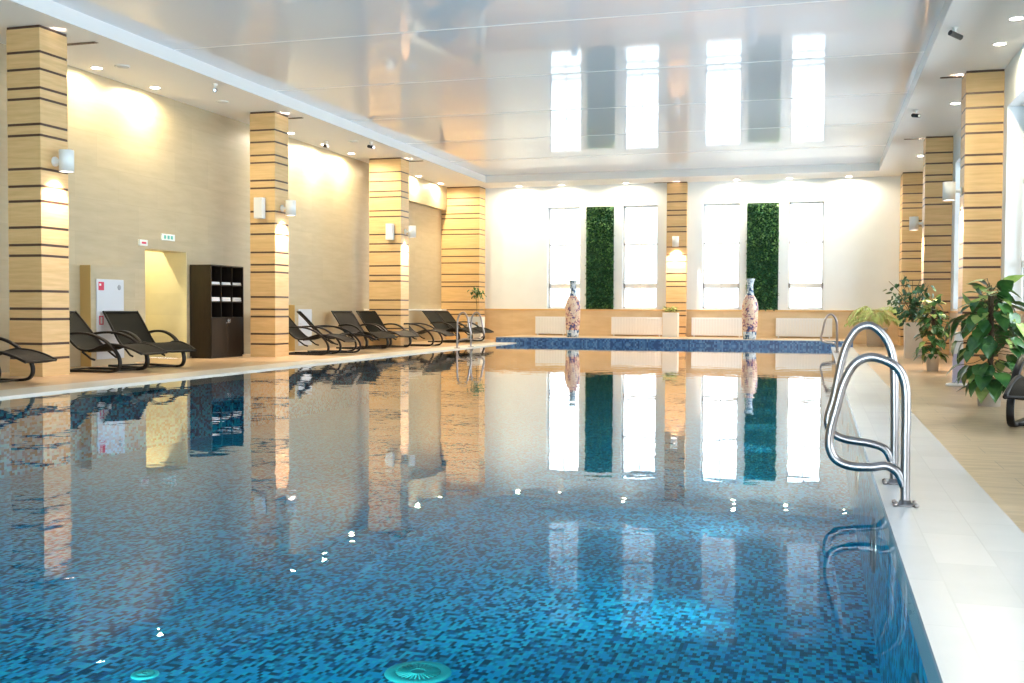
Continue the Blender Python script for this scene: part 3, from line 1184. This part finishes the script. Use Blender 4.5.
for r_, z in (('upper', SH[2]), ('lower', SH[1])):
    for nm, yy in zip(names, ty):
        o = empty('folded_towel', ((CX0+CX1)/2 + .06, (CY0+CY1)/2 + yy, z + .003))
        tag(o, 'folded white towel in the %s slot of the cabinet, %s row' % (nm, r_), 'towel', 'folded towels in the cabinet')
        hgt = .055 if r_ == 'upper' else .085
        mb = MB()
        mb.box(-.15, .17, -.165, .165, 0, hgt*.5, M['towel'], .012)
        mb.build('lower_fold', o)
        mb = MB()
        mb.box(-.15, .165, -.16, .16, hgt*.5, hgt, M['towel'], .012)
        mb.build('upper_fold', o)

# ------------------------------------------------------------------ vases
def vase(x, y, h, lb):
    o = empty('floor_vase', (x, y, ZL))
    tag(o, lb, 'vase', 'tall painted porcelain vases on the pool end ledge')
    s_ = h/1.80
    body = [(.205, .22), (.225, .40), (.238, .62), (.245, .82), (.24, 1.0), (.215, 1.13), (.16, 1.24), (.115, 1.31)]
    mb = MB()
    mb.lathe([(r, z*s_) for r, z in body], M['vase_body'], 32, cap=False)
    mb.build('body', o)
    mb = MB()
    mb.lathe([(.185, 0), (.20, .02), (.19, .06), (.20, .14), (.205, .22)], M['vase_blue'], 32)
    mb.build('foot_band', o)
    mb = MB()
    mb.lathe([(r, z*s_) for r, z in [(.115, 1.31), (.098, 1.40), (.092, 1.55), (.10, 1.68), (.135, 1.77), (.14, 1.80), (.12, 1.80), (.085, 1.68), (.08, 1.5)]], M['vase_blue'], 32, cap=False)
    mb.build('neck', o)
vase(-7.52, 32.6, 1.80, 'tall painted vase in front of the first end window')
vase(-2.0, 32.5, 1.83, 'tall painted vase in front of the green panel near the walkway')

# ------------------------------------------------------------------ plants
def pot_round(root, r0, r1, h, mat):
    mb = MB()
    mb.lathe([(r0, 0), (r1, h), (r1 + .012, h), (r1 + .012, h - .03), (r1*.98, h - .03)], mat, 28, cap=False)
    mb.lathe([(0.001, 0), (r0, 0)], mat, 28, cap=False)
    mb.lathe([(r1*.93, h), (r1*.9, h - .06), (.001, h - .06)], mat, 28, cap=False)
    mb.lathe([(r1 + .012, h), (r1*.93, h)], mat, 28, cap=False)
    mb.build('pot', root)
    mb = MB()
    mb.lathe([(r1*.9, h - .05), (.001, h - .03)], M['soil'], 20, cap=False)
    mb.build('soil', root)

def pot_square(root, hw, h, mat, taper=.9):
    mb = MB()
    b = hw*taper
    v0 = [(-b, -b), (b, -b), (b, b), (-b, b)]
    v1 = [(-hw, -hw), (hw, -hw), (hw, hw), (-hw, hw)]
    for k in range(4):
        j = (k+1) % 4
        mb.quad([(*v0[k], 0), (*v0[j], 0), (*v1[j], h), (*v1[k], h)], mat)
        a = .86
        mb.quad([(*v1[k], h), (*v1[j], h), (v1[j][0]*a, v1[j][1]*a, h), (v1[k][0]*a, v1[k][1]*a, h)], mat)
        mb.quad([(v1[k][0]*a, v1[k][1]*a, h), (v1[j][0]*a, v1[j][1]*a, h), (v1[j][0]*a, v1[j][1]*a, h - .06), (v1[k][0]*a, v1[k][1]*a, h - .06)], mat)
    mb.quad([(*p, 0) for p in v0[::-1]], mat)
    mb.build('planter', root)
    mb = MB()
    a = .86*hw
    mb.box(-a, a, -a, a, h - .07, h - .045, M['soil'])
    mb.build('soil', root)

def climber(x, y, h, rad, ph, pr, nleaf, size, lb, lime, seed, leafmat='leaf_pothos'):
    random.seed(seed)
    o = empty('potted_climber', (x, y, 0))
    tag(o, lb, 'potted plant', 'climbing plants on poles in cream pots')
    pot_round(o, pr*.78, pr, ph, M['pot_cream'])
    mb = MB()
    mb.tube([(0, 0, ph*.6), (.01, 0, h*.5), (0, .01, h*.9)], .03, M['mosspole'], 10)
    mb.build('moss_pole', o)
    mb = MB()
    st = MB()
    for k in range(nleaf):
        t = (k + .5)/nleaf
        z = ph*.9 + (h - ph*.9)*(t**.9)*.98
        a = k*2.4 + random.uniform(-.4, .4)
        env = rad*(.62 + .5*math.sin(PI*min(1, t*1.02 + .05)))
        if t > .86:
            env *= .7
        rr = env*random.uniform(.35, .95)
        low = random.uniform(-.20, .06) if t < .3 else random.uniform(-.06, .08)
        b = Vector((rr*math.cos(a), rr*math.sin(a), max(z + low, ph*.85)))
        d = Vector((math.cos(a)*random.uniform(.4, 1), math.sin(a)*random.uniform(.4, 1), random.uniform(-1.2, -.15) if t < .8 else random.uniform(-.5, .6)))
        s_ = size*random.uniform(.7, 1.2)
        isl = random.random() < (lime if t < .75 else lime*3)
        mb.leaf(b, d, s_, s_*.78, M['leaf_lime'] if isl else M[leafmat], random.uniform(.05, .35), random.uniform(.04, .16), True,
                normal=(math.cos(a)*.8, math.sin(a)*.8, .6))
        st.tube([(0, 0, max(z - .05, ph)), (b.x*.5, b.y*.5, b.z + .03), tuple(b)], .004, M['stem'], 5)
    mb.build('foliage', o)
    st.build('stalks', o)
climber(1.83, 12.64, 1.36, .37, .27, .145, 130, .20, 'large climbing plant in a cream pot nearest on the walkway', .10, 3)
climber(1.93, 19.7, 1.26, .27, .30, .12, 120, .15, 'slimmer climbing plant in a cream pot, in front of the square planter', .12, 5)

random.seed(11)
o = empty('potted_shrub', (2.03, 25.0, 0))
tag(o, 'leafy dark shrub in a tall square beige planter', 'potted plant')
pot_square(o, .19, .80, M['pot_beige'], .92)
mb, st = MB(), MB()
for k in range(14):
    a = k*2.4
    r_ = random.uniform(.2, .62)
    top = Vector((r_*math.cos(a)*1.0 - .08, r_*math.sin(a)*.8, random.uniform(1.35, 1.86)))
    st.tube(smooth_path([(0, 0, .72), (top.x*.35, top.y*.35, .72 + (top.z-.72)*.6), tuple(top)], 4), .007, M['stem'], 6)
    for q in range(15):
        t = random.uniform(.35, 1.05)
        p = Vector((0, 0, .72)).lerp(top, t) + Vector((random.uniform(-.13, .13), random.uniform(-.13, .13), random.uniform(-.22, .06)))
        d = Vector((random.uniform(-1, 1) + top.x, random.uniform(-1, 1), random.uniform(-1.3, .0)))
        mb.leaf(p, d, random.uniform(.11, .17), random.uniform(.06, .09), M['leaf_dark'] if random.random() < .85 else M['leaf_pothos'], .2, .1, False, normal=(random.uniform(-.5, .5), -.6, .6))
mb.build('foliage', o)
st.build('branches', o)

random.seed(13)
o = empty('potted_palm', (1.66, 33.0, 0))
tag(o, 'low yellow-green palm in a round pale pot by the end wall', 'potted plant')
pot_round(o, .26, .30, .55, M['pot_cream'])
mb = MB()
for k in range(26):
    a = k*2.4
    ln = random.uniform(.65, 1.0)
    hgt = random.uniform(.25, .72)
    path = smooth_path([(0, 0, .5), (ln*.35*math.cos(a), ln*.35*math.sin(a), .5 + hgt), (ln*.75*math.cos(a), ln*.75*math.sin(a), .5 + hgt*.9), (ln*math.cos(a), ln*math.sin(a), .5 + hgt*.45)], 5)
    mb.tube(path, .005, M['leaf_palm'], 5)
    for q in range(4, len(path)-1):
        t = (path[q+1] - path[q-1]).normalized()
        sd = t.cross(Vector((0, 0, 1))).normalized()
        for s_ in (-1, 1):
            mb.leaf(path[q], t*.7 + sd*s_ - Vector((0, 0, .25)), .24*(1.15 - q/len(path)*.6), .035, M['leaf_palm'], .3, .05, False)
mb.build('fronds', o)

random.seed(17)
o = empty('stemmed_plant', (-11.0, 33.3, 0))
tag(o, 'small green plant on a thin stem in a white planter by the corner column', 'potted plant')
pot_square(o, .24, .80, M['pot_white'], .95)
mb = MB()
mb.tube(smooth_path([(0, 0, .74), (.03, 0, 1.1), (-.01, 0, 1.5), (.02, 0, 1.68)], 4), .010, M['stem'], 6)
mb.build('stem', o)
mb = MB()
for k in range(70):
    p = Vector((random.gauss(.02, .13), random.gauss(0, .12), 1.62 + random.gauss(0, .08)))
    mb.leaf(p, (random.uniform(-1, 1), random.uniform(-1, 1), random.uniform(-1, .3)), random.uniform(.10, .16), .07, M['leaf_pothos'], .2, .1, False)
mb.build('foliage', o)
mb = MB()
mb.box(.06, .14, -.245, -.225, .50, .62, M['honey'])
mb.build('plaque', o)

random.seed(19)
o = empty('box_planter', (-4.62, 34.2, ZL - .012))
tag(o, 'slim white box planter with lime leaves in front of the pilaster', 'potted plant')
pot_square(o, .24, .80, M['pot_white'], 1.)
mb = MB()
for k in range(90):
    a = random.uniform(0, 2*PI)
    r_ = random.uniform(0, .22)
    mb.leaf((r_*math.cos(a), r_*math.sin(a), .76 + random.uniform(0, .22)), (math.cos(a), math.sin(a), random.uniform(-.3, .9)), random.uniform(.10, .17), .07, M['leaf_lime'], .3, .1, False)
mb.build('foliage', o)

# white tapered stand beside the big climber
o = empty('floor_stand', (1.90, 15.95, 0))
tag(o, 'slim white and lilac stand on a round base behind the large climber', 'stand')
mb = MB()
mb.lathe([(.16, 0), (.165, .012), (.15, .03), (.06, .045)], M['pot_white'], 28)
mb.build('base', o)
mb = MB()
for za, zb, wa, wb in ((.04, .42, .075, .062), ):
    pass
mb.box(-.075, .075, -.03, .03, .04, .45, M['lilac'], .012)
mb.build('lower_panel', o)
mb = MB()
mb.box(-.06, .06, -.025, .025, .45, .76, M['pot_white'], .012)
mb.build('upper_panel', o)

# pool drains on the bottom
def drain(x, y, r_, lb):
    o = empty('pool_drain', (x, y, PD))
    tag(o, lb, 'drain')
    mb = MB()
    mb.lathe([(r_, 0), (r_*.98, .006), (r_*.72, .010), (r_*.68, .006)], M['drain'], 36, cap=False)
    mb.build('rim', o)
    mb = MB()
    mb.lathe([(r_*.68, .006), (r_*.4, .007), (.001, .008)], M['drain_dark'], 36, cap=False)
    mb.build('cover', o)
    mb = MB()
    for k in range(28):
        a = 2*PI*k/28
        ca, sa = math.cos(a), math.sin(a)
        mb.tube([(r_*.22*ca, r_*.22*sa, .009), (r_*.66*ca, r_*.66*sa, .008)], r_*.022, M['drain'], 5)
    mb.build('slots', o)
def on_floor(px, py, z):
    r_ = ray(px, py)
    return Vector((0, 0, H)) + r_*((z - H)/r_.z)
p = on_floor(418, 673, PD)
drain(p.x, p.y, .185, 'large round turquoise drain on the pool bottom')
p = on_floor(145, 675, PD)
drain(p.x, p.y, .075, 'small turquoise inlet on the pool bottom')

# unseen underwater lamps added on two basin walls to brighten the pool floor
UL = ['nearest', 'second', 'third', 'fourth', 'fifth', 'sixth', 'seventh', 'eighth', 'ninth', 'tenth']
def added_pool_lamp(p, rz, lb, e, cone):
    o = empty('added_underwater_lamp', p, rz)
    o['kind'] = 'structure'
    mb = MB()
    mb.lathe([(.17, -.002), (.17, .012), (.13, .022), (.125, .010)], M['steel'], 28, cap=False)
    mb.build('rim', o, (0, 0, 0), (0, R(-90), 0))
    mb = MB()
    mb.lathe([(.125, .004), (.06, .014), (.001, .018)], M['added_lamp_soft'], 24, cap=False)
    mb.build('lens', o, (0, 0, 0), (0, R(-90), 0))
    l = light('added_underwater_beam', 'SPOT', o, (-.04, 0, 0), e, (.88, .98, 1), spot_size=R(cone), spot_blend=1., shadow_soft_size=.02)
    l.rotation_euler = (0, R(88), 0)
for k, w in enumerate(UL):
    added_pool_lamp((XP0, 1.0 + 2.9*k, -.40), 0, '%s added underwater lamp along the walkway side pool wall' % w, 110, 72)
for k in range(7):
    added_pool_lamp((-8.4 + 1.33*k, YB, -.30), R(-90), 'added underwater lamp in the near end pool wall', 620, 60)
mb = MB()
mb.box(XL0 - .25, XP0 + .25, YB - .3, YB, PD, -.02, M['mosaic'])
struct(mb.build('trim_9'))

# ------------------------------------------------------------------ world and view
wd = bpy.data.worlds.new('overcast_sky')
S.world = wd
wd.use_nodes = True
bg = wd.node_tree.nodes['Background']
bg.inputs['Color'].default_value = (.86, .94, 1, 1)
bg.inputs['Strength'].default_value = 5.0

S.view_settings.view_transform = 'Standard'
S.view_settings.look = 'None'
S.view_settings.gamma = 1.0
S.view_settings.exposure = 1.15
S.view_settings.use_curve_mapping = False
S.cycles.max_bounces = 12
S.cycles.diffuse_bounces = 6
S.cycles.glossy_bounces = 6
S.cycles.transparent_max_bounces = 16
S.cycles.caustics_reflective = False
S.cycles.caustics_refractive = False
S.cycles.sample_clamp_indirect = 6
S.cycles.use_denoising = True
